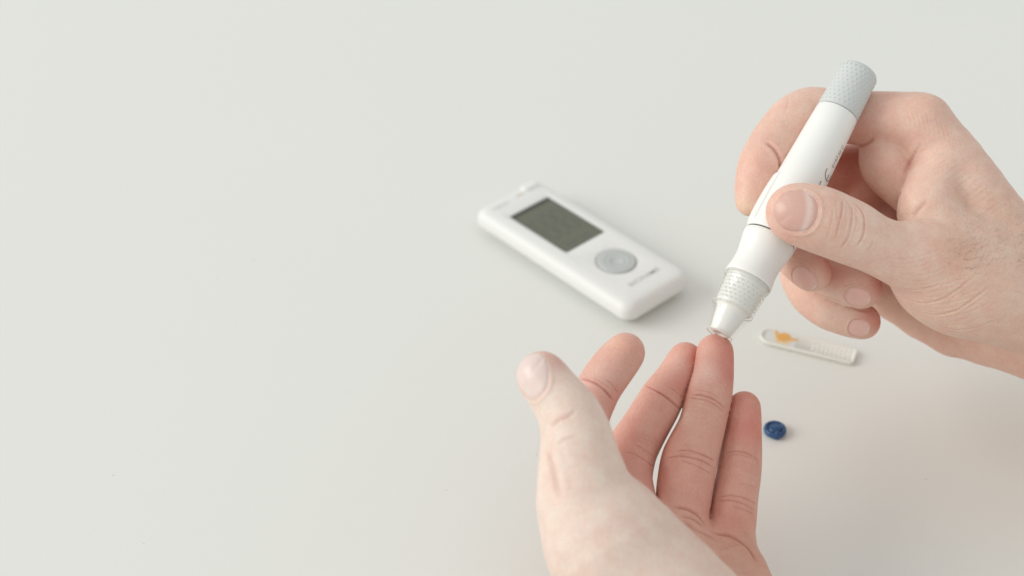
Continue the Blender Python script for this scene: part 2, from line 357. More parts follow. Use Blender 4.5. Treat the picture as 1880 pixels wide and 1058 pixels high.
def build_hand(label, fsdf, lo, hi, h, spec, base, seed):
    """spec: nails, creases, tones, bumps"""
    V, Q = mesh_sdf(fsdf, lo, hi, h)
    g = grad(fsdf, V); V = V - g * np.clip(fsdf(V), -.4, .4)[:, None]
    V = laplace(V, Q, 3, .5)
    Nn = grad(fsdf, V)
    V, Nn, Q = refine(V, Nn, Q); V = laplace(V, Q, 3, .5)
    disp = lumps(V, 0.35, seed) * 0.12
    tone = np.tile(np.array(spec['tone'], float), (len(V), 1))
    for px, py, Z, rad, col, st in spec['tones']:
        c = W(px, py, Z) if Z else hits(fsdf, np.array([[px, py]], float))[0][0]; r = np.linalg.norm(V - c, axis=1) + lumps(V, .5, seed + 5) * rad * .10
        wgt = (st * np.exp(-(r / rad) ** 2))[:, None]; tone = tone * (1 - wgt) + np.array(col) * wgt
    # creases : polylines found on the surface by looking from the camera place
    PPs = [catmull(cr[0]) for cr in spec['creases']]; allp = np.vstack(PPs)
    hitp, hitt = hits(fsdf, allp); pos = 0
    for cr, pp in zip(spec['creases'], PPs):
        pts, dep, wid = cr[0], cr[1], cr[2] * .82; dark = cr[3] if len(cr) > 3 else .25
        C = hitp[pos:pos + len(pp)]; ok = hitt[pos:pos + len(pp)] < 700; pos += len(pp)
        if ok.sum() < 2: continue
        C = C[ok]
        jumps = np.linalg.norm(np.diff(C, axis=0), axis=1); 
        if (jumps > 6).any(): C = C[:np.argmax(jumps > 6) + 1]
        if len(C) < 2: continue
        D = densify(C, .4); m = np.all((V > D.min(0) - 3) & (V < D.max(0) + 3), axis=1); idx = np.where(m)[0]
        if len(idx) == 0: continue
        X = V[idx]; best = np.full(len(idx), 9.0); arg = np.zeros(len(idx), int)
        for i in range(0, len(idx), 4000):
            dd = np.linalg.norm(X[i:i + 4000, None] - D[None], axis=2); arg[i:i + 4000] = dd.argmin(1); best[i:i + 4000] = dd.min(1)
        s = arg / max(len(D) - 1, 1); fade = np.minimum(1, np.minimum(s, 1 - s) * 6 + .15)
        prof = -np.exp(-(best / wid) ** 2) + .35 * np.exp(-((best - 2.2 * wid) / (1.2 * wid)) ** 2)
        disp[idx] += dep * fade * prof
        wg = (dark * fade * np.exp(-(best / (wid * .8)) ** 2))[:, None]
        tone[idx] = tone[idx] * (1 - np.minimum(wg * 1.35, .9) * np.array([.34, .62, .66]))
    # nails
    nails = []
    for nl in spec['nails']:
        px, py, ax, Lm, Wm, rad = nl['px'], nl['py'], nl['dir'], nl['L'], nl['W'], nl['r']
        d = ray(px, py); d = d / np.linalg.norm(d)
        t = march(fsdf, CAM[None], d[None], 380, 800); hit = CAM + d * t[0]
        n0 = grad(fsdf, hit[None], .6)[0]
        if 'n' in nl:
            e = nl['n']; n0 = n0 + RT * e[0] + UP * e[1] - FW * e[2]; n0 /= np.linalg.norm(n0)
        a = RT * ax[0] - UP * ax[1] + FW * nl.get('dz', 0); a = a - n0 * (a @ n0); a /= np.linalg.norm(a); b = np.cross(a, n0)
        org = hit - n0 * rad
        def uv(X):
            r = X - org; u = r @ a; cn = r @ n0; cb = r @ b; return u, rad * np.arctan2(cb, cn), np.hypot(cn, cb)
        def sval(u, v):
            vv = np.abs(v) / (Wm / 2)
            pe = 2.3
            return ((np.abs(u) / (Lm / 2)) ** pe + vv ** pe) ** (1 / pe)
        u, v, rr = uv(V); s = sval(u, v); near = (rr < rad * 1.7) & (s < 2)
        dd = np.zeros(len(V))
        dd[near] = -0.28 * np.clip((1.0 - s[near]) / .10, 0, 1)
        prox = np.clip(.5 - u[near] / Lm * 1.6, 0, 1)                     # cuticle side
        ring = np.exp(-((s[near] - 1.13) / .09) ** 2)
        dd[near] += ring * (.34 * prox + .10) * nl.get('fold', 1)
        disp = np.where(near, disp * np.clip((s - .9) * 3, 0, 1) + dd, disp)
        wg = np.zeros(len(V)); wg[near] = .4 * np.exp(-((s[near] - 1.02) / .06) ** 2) * prox
        tone = tone * (1 - wg[:, None] * np.array([.25, .5, .5]))
        # plate
        nu, nv = 34, 30
        US, VS = np.meshgrid(np.linspace(-1, 1, nu), np.linspace(-1, 1, nv), indexing='ij')
        # square -> superellipse
        R = np.maximum(np.abs(US), np.abs(VS)); R = np.where(R < 1e-6, 1e-6, R)
        n2 = ((np.abs(US) / R) ** 2.3 + (np.abs(VS) / R) ** 2.3) ** (1 / 2.3)
        uu = US / n2 * Lm / 2 * 1.0; vv = VS / n2 * Wm / 2 * 1.0
        ang = vv / rad; D3 = np.cos(ang)[..., None] * n0 + np.sin(ang)[..., None] * b
        O = org + uu[..., None] * a; O = O.reshape(-1, 3); D3 = D3.reshape(-1, 3)
        tt = march(fsdf, O + D3 * rad * 2.2, -D3, 0, rad * 2.2)
        base_r = rad * 2.2 - tt
        sv = R.reshape(-1)
        uN = (US / n2).reshape(-1)
        # smooth longitudinal profile: nail plate is straighter than the skin
        br = base_r.reshape(nu, nv)
        for _ in range(14):
            br[1:-1] = .5 * br[1:-1] + .25 * (br[2:] + br[:-2]); br[:, 1:-1] = .5 * br[:, 1:-1] + .25 * (br[:, 2:] + br[:, :-2])
        rad3 = br.reshape(-1) + .10 + .10 * (1 - sv ** 4) - .34 * np.clip((sv - .86) / .14, 0, 1) * np.clip(.75 - uN, 0, 1)
        Pn = O + D3 * rad3[:, None]
        col = np.tile(np.array(nl.get('col', (.72, .47, .42))), (len(Pn), 1))
        lun = np.exp(-(np.abs(uN + .60 - .28 * (vv.reshape(-1) / (Wm / 2)) ** 2) / .15) ** 3) * nl.get('lun', .5)
        col = col * (1 - lun[:, None]) + np.array((.80, .66, .60)) * lun[:, None]
        fe = np.clip((uN - nl.get('free', .86) + .04 * np.abs(vv.reshape(-1) / (Wm / 2))) / .05, 0, 1)
        col = col * (1 - fe[:, None]) + np.array((.85, .70, .63)) * fe[:, None]
        col *= (1 + .015 * np.sin(vv.reshape(-1) * 5.1 + 1) * np.sin(vv.reshape(-1) * 2.3))[:, None]
        # thickness
        Pb = Pn - D3 * .35
        idx = np.arange(nu * nv).reshape(nu, nv)
        fq = np.stack([idx[:-1, :-1], idx[1:, :-1], idx[1:, 1:], idx[:-1, 1:]], -1).reshape(-1, 4)
        rim = np.concatenate([idx[:, 0], idx[-1, 1:], idx[::-1, -1][1:], idx[0, ::-1][1:-1]]); nr = np.roll(rim, -1)
        M = nu * nv
        fs = np.vstack([fq[:, ::-1], fq + M, np.stack([rim, nr, nr + M, rim + M], 1)])
        nails.append((np.vstack([Pn, Pb]), fs, np.vstack([col, col])))
    for bx in spec.get('bumps', []):
        pass
    V2 = V + Nn * disp[:, None]
    def mk(name, verts, quads, col, mat, parent=None):
        me = bpy.data.meshes.new(name)
        v = (verts - base) * MM
        me.vertices.add(len(v)); me.vertices.foreach_set('co', v.astype(np.float32).ravel())
        me.loops.add(len(quads) * 4); me.loops.foreach_set('vertex_index', quads.astype(np.int32).ravel())
        me.polygons.add(len(quads)); me.polygons.foreach_set('loop_start', np.arange(0, len(quads) * 4, 4, dtype=np.int32))
        me.polygons.foreach_set('loop_total', np.full(len(quads), 4, np.int32))
        me.update(calc_edges=True); me.validate()
        at = me.color_attributes.new('tone', 'FLOAT_COLOR', 'POINT')
        c4 = np.ones((len(v), 4), np.float32); c4[:, :3] = np.clip(col, 0, 1); at.data.foreach_set('color', c4.ravel())
        me.polygons.foreach_set('use_smooth', np.ones(len(me.polygons), bool)); me.update()
        return link(name, me, mat, parent)
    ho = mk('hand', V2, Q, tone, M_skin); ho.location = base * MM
    tag(ho, label, 'hand')
    for v, q, c in nails: mk('fingernail', v, q, c, M_nail, ho)
    return ho

# ================================================================== LEFT (open) HAND
PALE = (.79, .645, .56); PALM = (.70, .39, .315); RED = (.66, .24, .19); DEEP = (.60, .30, .22)
camflat = lambda f, s: (f / np.linalg.norm(f), s)
L_index = Chain([(1148, 647, 523, 36.5), (1123, 677, 522, 40), (1097, 716, 520, 41), (1073, 775, 517, 43), (1082, 850, 514, 46), (1110, 930, 510, 50)])
L_mid = Chain([(1258, 659, 547, 31), (1240, 694, 546, 35), (1215, 732, 543, 40), (1186, 782, 541, 42.5), (1158, 830, 538, 46.5), (1150, 880, 531, 47), (1162, 950, 522, 50)])
L_ring = Chain([(1313, 648, 541, 34), (1309, 690, 541, 37), (1300, 733, 540, 42), (1288, 785, 538, 42), (1267, 840, 535, 50), (1257, 895, 530, 51), (1248, 965, 522, 50)])
L_lit = Chain([(1366, 749, 543, 30.5), (1363, 795, 542, 34.5), (1359, 842, 540, 38), (1355, 880, 537, 40), (1347, 925, 532, 42.5), (1338, 985, 525, 47)])
L_thumb = Chain([(994, 690, 482, 45), (1008, 708, 481, 47), (1042, 755, 478, 55), (1058, 800, 476, 64), (1066, 860, 474, 77), (1079, 930, 472, 93), (1122, 1000, 470, 117)])
L_then = Chain([(1120, 1000, 472, 118), (1203, 1100, 470, 137), (1330, 1240, 466, 138), (1480, 1430, 462, 138), (1600, 1600, 458, 138)], sub=3)
L_pal = [Chain([(1110, 930, 510, 48), (1230, 1130, 490, 80), (1350, 1260, 474, 110)], 2),
         Chain([(1165, 955, 521, 50), (1260, 1130, 500, 85), (1370, 1260, 476, 110)], 2),
         Chain([(1252, 985, 520, 47), (1310, 1120, 505, 78), (1400, 1260, 478, 110)], 2),
         Chain([(1338, 1010, 521, 50), (1368, 1110, 508, 70), (1430, 1260, 482, 110)], 2),
         Chain([(1400, 1240, 480, 112), (1600, 1560, 462, 118)], 1)]
L_back = Chain([(1040, 890, 492, 52), (1060, 960, 488, 70), (1110, 1040, 482, 90)], 2)
def left_sdf(X):
    X = np.asarray(X, np.float32)
    f = fingers_union([c.d(X) for c in (L_index, L_mid, L_ring, L_lit)], 1.25)
    p = None
    for c in L_pal: p = c.d(X) if p is None else smin(p, c.d(X), 7.0)
    d = smin(f, p, 3.5)
    t = smin(L_thumb.d(X), L_then.d(X), 4.0); t = smin(t, L_back.d(X), 5.0)
    return smin(d, t, 3.0)

def fan(poly, n, off, jit, dep, wid, dark=.2):
    out = []
    for k in range(n):
        o = (k - (n - 1) / 2)
        out.append(([(x + off[0] * o + random.uniform(-jit, jit), y + off[1] * o + random.uniform(-jit, jit)) for x, y in poly], dep * random.uniform(.5, 1), wid, dark))
    return out
LC = []
# ring
LC += [([(1268, 726), (1290, 727), (1312, 735), (1332, 750)], .32, .45, .5), ([(1264, 731), (1288, 734), (1308, 741), (1330, 757)], .22, .4, .3), ([(1276, 717), (1298, 720), (1322, 732)], .12, .4, .2),
       ([(1240, 829), (1265, 828), (1290, 835), (1312, 847)], .25, .45, .45), ([(1222, 842), (1250, 838), (1285, 845), (1310, 858)], .28, .45, .45), ([(1250, 846), (1280, 856), (1308, 872)], .18, .4, .3), ([(1244, 835), (1275, 833), (1304, 842)], .14, .35, .3),
       ([(1236, 932), (1262, 936), (1282, 948), (1296, 966)], .45, .7, .5), ([(1250, 948), (1272, 954), (1292, 968)], .3, .6, .4)]
LC += fan([(1274, 745), (1300, 750), (1322, 762)], 4, (-1, 6), 2, .07, .35, .12) + fan([(1282, 700), (1300, 699), (1325, 706)], 4, (0, 6), 2, .06, .35, .1)
# middle
LC += [([(1184, 708), (1200, 715), (1220, 728), (1248, 752)], .32, .5, .5), ([(1200, 716), (1224, 730), (1244, 746)], .2, .4, .3), ([(1230, 712), (1244, 722), (1256, 733)], .2, .4, .35),
       ([(1132, 820), (1150, 822), (1172, 830), (1198, 845)], .3, .5, .5), ([(1140, 830), (1160, 832), (1180, 842), (1200, 858)], .22, .45, .4), ([(1160, 815), (1180, 824), (1202, 840)], .18, .4, .3)]
LC += fan([(1170, 800), (1190, 808), (1208, 820)], 3, (-2, 6), 2, .07, .35, .12)
# index
LC += [([(1066, 694), (1085, 700), (1105, 712), (1126, 736)], .42, .55, .6), ([(1072, 691), (1096, 698), (1120, 714)], .15, .4, .3), ([(1110, 696), (1124, 706), (1134, 722)], .2, .4, .35)]
# little
LC += [([(1332, 832), (1350, 829), (1372, 833), (1394, 846)], .26, .42, .45), ([(1335, 838), (1356, 835), (1380, 842), (1394, 852)], .15, .35, .3),
       ([(1318, 913), (1340, 910), (1365, 914), (1388, 926)], .22, .4, .45), ([(1315, 920), (1338, 919), (1362, 924), (1386, 938)], .24, .42, .45), ([(1340, 928), (1365, 936), (1384, 944)], .16, .4, .3), ([(1345, 888), (1365, 889), (1390, 895)], .1, .35, .25),
       ([(1302, 974), (1318, 981), (1340, 985), (1362, 997), (1378, 1012), (1390, 1034)], .55, .7, .5)]
LC += fan([(1345, 860), (1365, 862), (1390, 870)], 4, (0, 8), 3, .05, .35, .1)
LC += [([(1255, 958), (1275, 972), (1300, 984), (1318, 996)], .3, .8, .3), ([(1318, 1012), (1340, 1004), (1362, 1000)], .12, .5, .2)]
# thumb (out of focus)
LC += [([(1012, 786), (1026, 772), (1042, 766), (1058, 752)], .3, .8, .2), ([(1022, 818), (1040, 806), (1060, 800)], .2, .8, .15), ([(1003, 830), (1012, 852), (1020, 885), (1026, 915)], .45, 1.6, .25), ([(990, 800), (998, 820)], .3, 1.0, .15)]
LT = [(1205, 1000, 0, 7, (.74, .53, .44), .35), (1110, 790, 0, 4, (.74, .53, .44), .35), (1339, 682, 0, 5, (.62, .22, .18), .6), (1336, 655, 0, 4, RED, .4), (1378, 785, 0, 5.5, RED, .5), (1350, 975, 0, 6, RED, .25), (1245, 668, 0, 4, (.80, .56, .47), .4), (1120, 735, 0, 5, RED, .5), (1225, 800, 0, 4, RED, .3), (1165, 872, 0, 7, (.6, .25, .19), .4), (1285, 940, 0, 6, RED, .3), (1330, 1035, 0, 11, (.56, .29, .21), .55), (1272, 700, 0, 3.5, (.82, .63, .55), .5), (1260, 765, 0, 4, (.78, .56, .47), .5), (1000, 760, 476, 40, PALE, 1.0), (1090, 900, 470, 34, PALE, 1.0), (1080, 960, 462, 30, PALE, 1.0), (1200, 1080, 460, 42, PALE, 1.0), (1060, 830, 470, 22, PALE, .9),
      (1345, 672, 538, 7, RED, .75), (1330, 640, 538, 5, RED, .4), (1287, 685, 534, 6, (.80, .60, .52), .6), (1275, 745, 534, 5, (.74, .52, .42), .5), (1274, 655, 543, 5, RED, .6), (1250, 705, 538, 6, RED, .5), (1235, 665, 540, 4, (.76, .48, .38), .5), (1350, 760, 537, 4, (.74, .47, .38), .5), (1165, 650, 518, 9, RED, .25), (1115, 735, 517, 8, RED, .6),  # pale left side of the ring fingertip: sheen put into the skin colour
      (1378, 765, 538, 8, RED, .55), (1380, 800, 538, 6, RED, .4), (1290, 900, 520, 10, RED, .25), (1180, 870, 525, 12, RED, .35), (1150, 800, 530, 8, RED, .25), (1340, 960, 520, 9, RED, .3),
      (1140, 635, 520, 5, (.82, .56, .40), .5), (1020, 655, 478, 5, RED, .45), (1345, 1040, 512, 14, (.56, .30, .21), .6), (1085, 1030, 462, 5, (.76, .48, .42), .3), (1240, 990, 470, 12, DEEP, .15), (1150, 640, 517, 5, PALM, .3)]
left_spec = dict(tone=PALM, tones=LT, creases=LC, nails=[
    dict(px=972, py=690, dir=(-.28, -.95), L=14.5, W=13.5, r=8.2, n=(-.35, 0, 0), col=(.80, .62, .57), lun=.3, free=.9, fold=.8)])
base_left = W(1250, 1000, 500)
left_hand = build_hand('open palm-up hand whose ring fingertip is held under the white pen tip', left_sdf,
                       [-15, 265, 15], [175, 480, 130], .6, left_spec, base_left, 3)

# ================================================================== RIGHT (pen-holding) HAND
R_index = Chain([(1377, 372, 556, 26), (1388, 340, 559, 38), (1404, 303, 562, 47), (1426, 264, 567, 48), (1458, 226, 572, 50), (1488, 211, 575, 50), (1540, 213, 574, 48), (1590, 218, 571, 49), (1645, 223, 566, 53), (1690, 229, 563, 57)])
R_mid = Chain([(1490, 500, 557, 36.5), (1466, 478, 562, 37), (1440, 450, 570, 36), (1452, 400, 582, 38), (1475, 352, 590, 44), (1520, 322, 591, 49), (1580, 312, 588, 50), (1665, 300, 584, 54)])
R_ring = Chain([(1583, 530, 562, 37), (1552, 520, 565, 39), (1510, 500, 570, 38), (1480, 465, 580, 38), (1478, 425, 590, 40), (1540, 400, 594, 44), (1650, 380, 592, 52)])
R_lit = Chain([(1585, 591, 570, 31.5), (1556, 582, 571, 35), (1520, 566, 573, 37.5), (1488, 540, 577, 38), (1468, 506, 582, 35), (1500, 480, 594, 38), (1560, 480, 602, 42), (1630, 480, 604, 46)])
R_thumb = Chain([(1458, 390, 529, 52), (1478, 396, 529, 58), (1508, 405, 529, 60.5), (1558, 425, 531, 59), (1600, 446, 533, 53), (1640, 463, 536, 56), (1705, 480, 541, 76), (1790, 520, 547, 100), (1880, 545, 552, 100)])
R_then = Blob(1735, 524, 549, 21, 15.5, 15, -28)
R_pal = [Chain([(1690, 229, 563, 56), (1748, 306, 561, 62), (1795, 388, 560, 74), (1850, 490, 560, 92)], 3),
         Chain([(1665, 305, 582, 54), (1780, 410, 578, 80), (1850, 500, 572, 90)], 2),
         Chain([(1650, 385, 590, 50), (1770, 470, 584, 80), (1880, 540, 576, 100)], 2),
         Chain([(1635, 490, 600, 50), (1655, 535, 598, 58), (1760, 580, 592, 76), (1880, 590, 586, 95)], 2),
         Chain([(1850, 500, 558, 88), (1890, 548, 558, 90), (2080, 660, 556, 114), (2330, 820, 550, 126), (2700, 905, 530, 140)], 1),
         Chain([(1880, 587, 576, 95), (2080, 668, 570, 114)], 1)]
R_web = [Chain([(1735, 300, 557, 44), (1712, 345, 555, 50), (1705, 390, 551, 56), (1735, 440, 550, 66), (1820, 480, 553, 80)], 3)]
R_flesh = [Chain([(1618, 272, 569, 40), (1630, 308, 567, 47), (1664, 360, 566, 33)], 3), Chain([(1606, 318, 580, 34), (1590, 372, 586, 40)], 1), Chain([(1640, 380, 584, 26), (1620, 440, 584, 40)], 1)]
def right_sdf(X):
    X = np.asarray(X, np.float32)
    f = fingers_union([c.d(X) for c in (R_mid, R_ring, R_lit)], .7)
    f = np.minimum(f, R_index.d(X))
    p = None
    for c in R_pal: p = c.d(X) if p is None else smin(p, c.d(X), 7.0)
    for c in R_flesh: p = smin(p, c.d(X), 1.5)
    for c in R_web: p = smin(p, c.d(X), 2.2)
    d = smin(f, p, 2.0)
    t = smin(R_thumb.d(X), R_then.d(X), 5.0)
    return smin(d, t, 3.0)
RC = []
# thumb knuckle folds
RC += [([(1547, 366), (1546, 385), (1541, 410), (1535, 438)], .24, .5, .28), ([(1553, 368), (1564, 385), (1563, 412), (1556, 438), (1542, 458)], .24, .5, .28),
       ([(1568, 372), (1582, 388), (1587, 410), (1583, 436), (1570, 455)], .30, .55, .34), ([(1530, 380), (1528, 400), (1522, 425), (1518, 440)], .1, .5, .12), ([(1602, 440), (1600, 452), (1590, 462)], .12, .5, .12)]
RC += fan([(1552, 385), (1554, 410), (1546, 440)], 5, (8, 0), 3, .09, .4, .12)
# web folds and palm folds
RC += [([(1692, 262), (1678, 285), (1664, 316), (1654, 350), (1648, 395)], .3, .8, .3), ([(1704, 368), (1690, 382), (1674, 402)], .38, 1.1, .22),
       ([(1606, 254), (1590, 264), (1572, 270)], .5, .8, .4),
       ([(1628, 398), (1660, 404), (1700, 404), (1735, 418), (1752, 432)], .5, 1.2, .15)]
# long thenar wrinkles
def longline(p, dep, wid=.5, dark=.2): RC.append((p, dep, wid, dark))
longline([(1662, 548), (1690, 556), (1720, 553), (1750, 538), (1775, 518), (1790, 505)], .22, .5, .12)
longline([(1690, 573), (1720, 578), (1755, 570), (1785, 550), (1815, 528)], .24, .5, .12)
longline([(1640, 525), (1665, 532), (1700, 530), (1735, 517)], .16, .5, .1)
longline([(1725, 600), (1760, 606), (1800, 600), (1835, 585)], .14, .5, .1)
for k in range(22):
    y0 = 470 + k * 7.5; x0 = 1610 + k * 6
    longline([(x0 + random.uniform(-8, 8), y0), (x0 + 35, y0 + 8 + random.uniform(-3, 3)), (x0 + 75, y0 + 2), (x0 + 110 + random.uniform(-20, 20), y0 - 14)], random.uniform(.04, .09), .4, .05)
for k in range(16):
    x0 = 1690 + k * 9; y0 = 300 + k * 7
    longline([(x0, y0), (x0 + 16 + random.uniform(-4, 4), y0 - 10), (x0 + 36, y0 - 26)], random.uniform(.04, .08), .4, .05)
for k in range(10):
    longline([(1655 + k * 9, 195 + k * 3), (1662 + k * 9, 212 + k * 4), (1664 + k * 9, 232 + k * 4)], .06, .4, .05)
# index DIP fold and others
RC += [([(1408, 262), (1422, 274), (1431, 292), (1434, 312)], .8, .9, .45), ([(1445, 172), (1447, 190), (1440, 208)], .12, .6, .1), ([(1360, 290), (1354, 320), (1352, 350)], .1, .6, .1),
       ([(1527, 478), (1528, 500), (1520, 528)], .3, .6, .3), ([(1505, 541), (1540, 554), (1577, 569), (1598, 572)], .3, .6, .3)]
RC += fan([(1470, 482), (1478, 487), (1490, 494)], 3, (2, -7), 2, .1, .4, .12)
R_PALE = (.81, .605, .505); R_MID = (.765, .49, .395); R_SHADE = (.50, .15, .10)  # dark red: shade inside the hollow of the grip, painted as skin colour
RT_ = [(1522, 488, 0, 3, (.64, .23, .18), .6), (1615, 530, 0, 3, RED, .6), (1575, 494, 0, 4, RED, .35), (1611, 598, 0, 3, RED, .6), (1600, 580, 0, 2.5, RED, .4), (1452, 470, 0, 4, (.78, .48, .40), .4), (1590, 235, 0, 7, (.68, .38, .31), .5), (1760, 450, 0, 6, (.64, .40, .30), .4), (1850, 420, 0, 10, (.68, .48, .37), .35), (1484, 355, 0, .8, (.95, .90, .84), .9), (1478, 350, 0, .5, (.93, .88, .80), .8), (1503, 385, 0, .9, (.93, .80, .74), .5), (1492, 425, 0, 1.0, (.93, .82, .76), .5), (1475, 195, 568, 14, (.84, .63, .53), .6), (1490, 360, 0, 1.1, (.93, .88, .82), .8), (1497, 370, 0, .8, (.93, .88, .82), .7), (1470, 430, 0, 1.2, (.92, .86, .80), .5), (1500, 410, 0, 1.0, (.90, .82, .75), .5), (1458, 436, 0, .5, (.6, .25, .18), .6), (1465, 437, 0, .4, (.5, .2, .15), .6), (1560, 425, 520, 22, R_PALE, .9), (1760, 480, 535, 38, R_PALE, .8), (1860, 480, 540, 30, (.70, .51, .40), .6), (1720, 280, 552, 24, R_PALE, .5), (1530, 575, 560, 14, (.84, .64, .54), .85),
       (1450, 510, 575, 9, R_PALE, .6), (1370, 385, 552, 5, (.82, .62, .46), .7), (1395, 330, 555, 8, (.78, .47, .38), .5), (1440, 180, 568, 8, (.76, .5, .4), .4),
       (1432, 360, 522, 8, (.78, .48, .38), .5), (1520, 375, 522, 6, (.74, .43, .33), .4), (1525, 420, 520, 6, (.76, .45, .36), .45), (1450, 445, 524, 6, (.76, .43, .35), .5),
       (1524, 490, 555, 6, RED, .65), (1500, 470, 556, 8, RED, .4), (1618, 530, 558, 6, RED, .55), (1575, 495, 560, 9, RED, .25), (1613, 592, 566, 6, RED, .6), (1600, 575, 566, 4, RED, .4), (1530, 602, 565, 5, (.76, .46, .37), .4),
       (1550, 310, 580, 14, R_SHADE, .9), (1590, 240, 565, 10, (.68, .37, .29), .5), (1600, 385, 575, 9, R_SHADE, .7), (1660, 240, 558, 9, (.74, .46, .38), .5), (1720, 210, 558, 9, (.70, .46, .36), .4), (1706, 457, 530, 3, RED, .3),
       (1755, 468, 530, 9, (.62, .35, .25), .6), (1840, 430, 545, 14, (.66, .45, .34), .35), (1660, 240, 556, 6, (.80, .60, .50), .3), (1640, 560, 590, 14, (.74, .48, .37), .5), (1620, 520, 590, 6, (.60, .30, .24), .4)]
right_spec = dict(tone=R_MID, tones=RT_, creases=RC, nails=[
    dict(px=1461, py=386, dir=(-.97, -.10), L=15.2, W=15.6, r=10.5, n=(0, 0, .25), col=(.68, .42, .35), lun=.6, free=1.2, fold=.8),
    dict(px=1474, py=514, dir=(.80, .58), L=10, W=9.6, r=6.5, n=(-.25, -.30, .1), col=(.82, .49, .42), lun=.1, free=.9, fold=.6),
    dict(px=1574, py=547, dir=(.96, .20), L=9.2, W=8.4, r=6.6, n=(0, -.15, 0), col=(.85, .53, .46), lun=.1, free=.88, fold=.8),
    dict(px=1577, py=603, dir=(.96, .20), L=7.8, W=7.4, r=5.8, n=(0, -.2, 0), col=(.86, .54, .47), lun=.1, free=.86, fold=.8)])
base_right = W(1780, 480, 560)
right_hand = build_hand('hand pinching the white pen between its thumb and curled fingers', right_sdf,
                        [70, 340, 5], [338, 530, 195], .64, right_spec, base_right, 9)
# dark hairs on the back of the thumb side
def hairs():
    S = [((1768, 476), (1800, 472), .8, .05), ((1771, 493), (1806, 489), .8, .05), ((1770, 474), (1784, 456), .6, .04), ((1790, 470), (1795, 458), .5, .045), ((1798, 480), (1806, 462), .7, .045), ((1780, 497), (1808, 482), .7, .035),
         ((1800, 455), (1816, 448), .5, .04), ((1788, 450), (1812, 440), .5, .04), ((1806, 476), (1818, 458), .5, .035), ((1812, 490), (1822, 470), .5, .035)]
    for _ in range(170):
        x = random.uniform(1735, 1880); y = random.gauss(450, 34); a = random.gauss(-.5, .45); L = random.uniform(8, 22)
        S.append(((x, y), (x + L * math.cos(a), y + L * math.sin(a)), random.uniform(.25, .6), random.uniform(.012, .026)))
    for _ in range(60):
        x = random.uniform(1700, 1870); y = 200 + (x - 1700) * 1.15 + random.uniform(0, 120); a = random.gauss(.3, .4); L = random.uniform(6, 14)
        S.append(((x, y), (x + L * math.cos(a), y + L * math.sin(a)), random.uniform(.2, .4), random.uniform(.008, .014)))
    P, T = hits(right_sdf, np.array([q for s_ in S for q in s_[:2]], float)); G = grad(right_sdf, P)
    bm = bmesh.new()
    for i, s_ in enumerate(S):
        a, b, n = P[2 * i], P[2 * i + 1], G[2 * i]; arch, r = s_[2:]
        if T[2 * i] > 700 or T[2 * i + 1] > 700 or np.linalg.norm(b - a) > 8 or np.linalg.norm(b - a) < .3: continue
        d = (b - a) / np.linalg.norm(b - a); e2 = np.cross(d, n); prev = None; bend = random.uniform(-.5, .5) * np.linalg.norm(b - a) * .25
        for k in range(8):
            t = k / 7; p = a + (b - a) * t + n * (arch * 2 * t * (1 - t * .6) + .03) + e2 * bend * 4 * t * (1 - t); rr = r * (1 - .75 * t)
            cur = [bm.verts.new(tuple((p + (n * math.cos(q) + e2 * math.sin(q)) * rr - base_right) * MM)) for q in (0, 2.09, 4.19)]
            if prev:
                for q in range(3): bm.faces.new((prev[q], prev[(q + 1) % 3], cur[(q + 1) % 3], cur[q]))
            prev = cur
    m = plastic('hair_brown', (.22, .15, .10), .5)
    o = bm_obj('hair', bm, m, right_hand); o['kind'] = 'stuff'
hairs()

# ================================================================== LANCING PEN
pen_tip, pen_top = W(1320.5, 614, 537), W(1577, 133, 562)
PL = float(np.linalg.norm(pen_top - pen_tip)); zax = (pen_top - pen_tip) / PL
xax = RT - zax * (RT @ zax); xax /= np.linalg.norm(xax); yax = np.cross(zax, xax)
def tz(t):
    """photo distance from the top of the pen -> metres above its tip, and pixels-to-metres there"""
    q = t / 548.0; s = q * 562 / (q * 562 + (1 - q) * 537); return (1 - s) * PL * MM, (562 + (537 - 562) * s) / FPX * MM
pen = empty('lancing_pen', Vector(pen_tip * MM))
pen.rotation_mode = 'QUATERNION'
pen.rotation_quaternion = Matrix(np.stack([xax, yax, zax], 1).tolist()).to_quaternion()
tag(pen, 'white finger-pricking pen with dotted grey end and clear tip, gripped over the ring finger', 'lancing pen')
def prof(lst): 
    out = []
    for t, r in lst:
        z, s = tz(t); out.append((r * s, z))
    return out
bm = bmesh.new()
lathe(bm, prof([(86, 0), (86, 37), (86.6, 38.6), (88, 39.4), (120, 41.0), (170, 43.4), (216, 45.6), (270, 48), (320, 49.6), (344, 49.9), (345.9, 49.6), (346.5, 48.6), (346.6, 30), (346.6, 0)]), 128)
barrel = bm_obj('barrel', bm, M_white, pen)
bm = bmesh.new()
lathe(bm, prof([(84.8, 0), (84.8, 36.5), (84.4, 38.2), (83, 38.8), (60, 38.4), (30, 37.4), (8, 36.4), (2, 35.6), (-2, 33.2), (-4.6, 29), (-6, 22), (-6.6, 0)]), 128)
endcap = bm_obj('end_cap', bm, M_grey, pen)
bm = bmesh.new()
lathe(bm, prof([(344, 47.4), (349, 47.4), (349, 20), (344, 20)]), 96, True)
bm_obj('seam_ring', bm, M_dark, pen)
bm = bmesh.new()
lathe(bm, prof([(348.9, 0), (348.9, 46), (349.1, 48.8), (350.0, 49.6), (356, 49.7), (366, 48.4), (376, 46.2), (390, 43.6), (402, 42.7), (414, 43.2), (426, 45), (432, 46.2), (434.5, 46.2), (435.5, 45), (435.5, 0)]), 128)
bm_obj('collar', bm, M_white, pen)
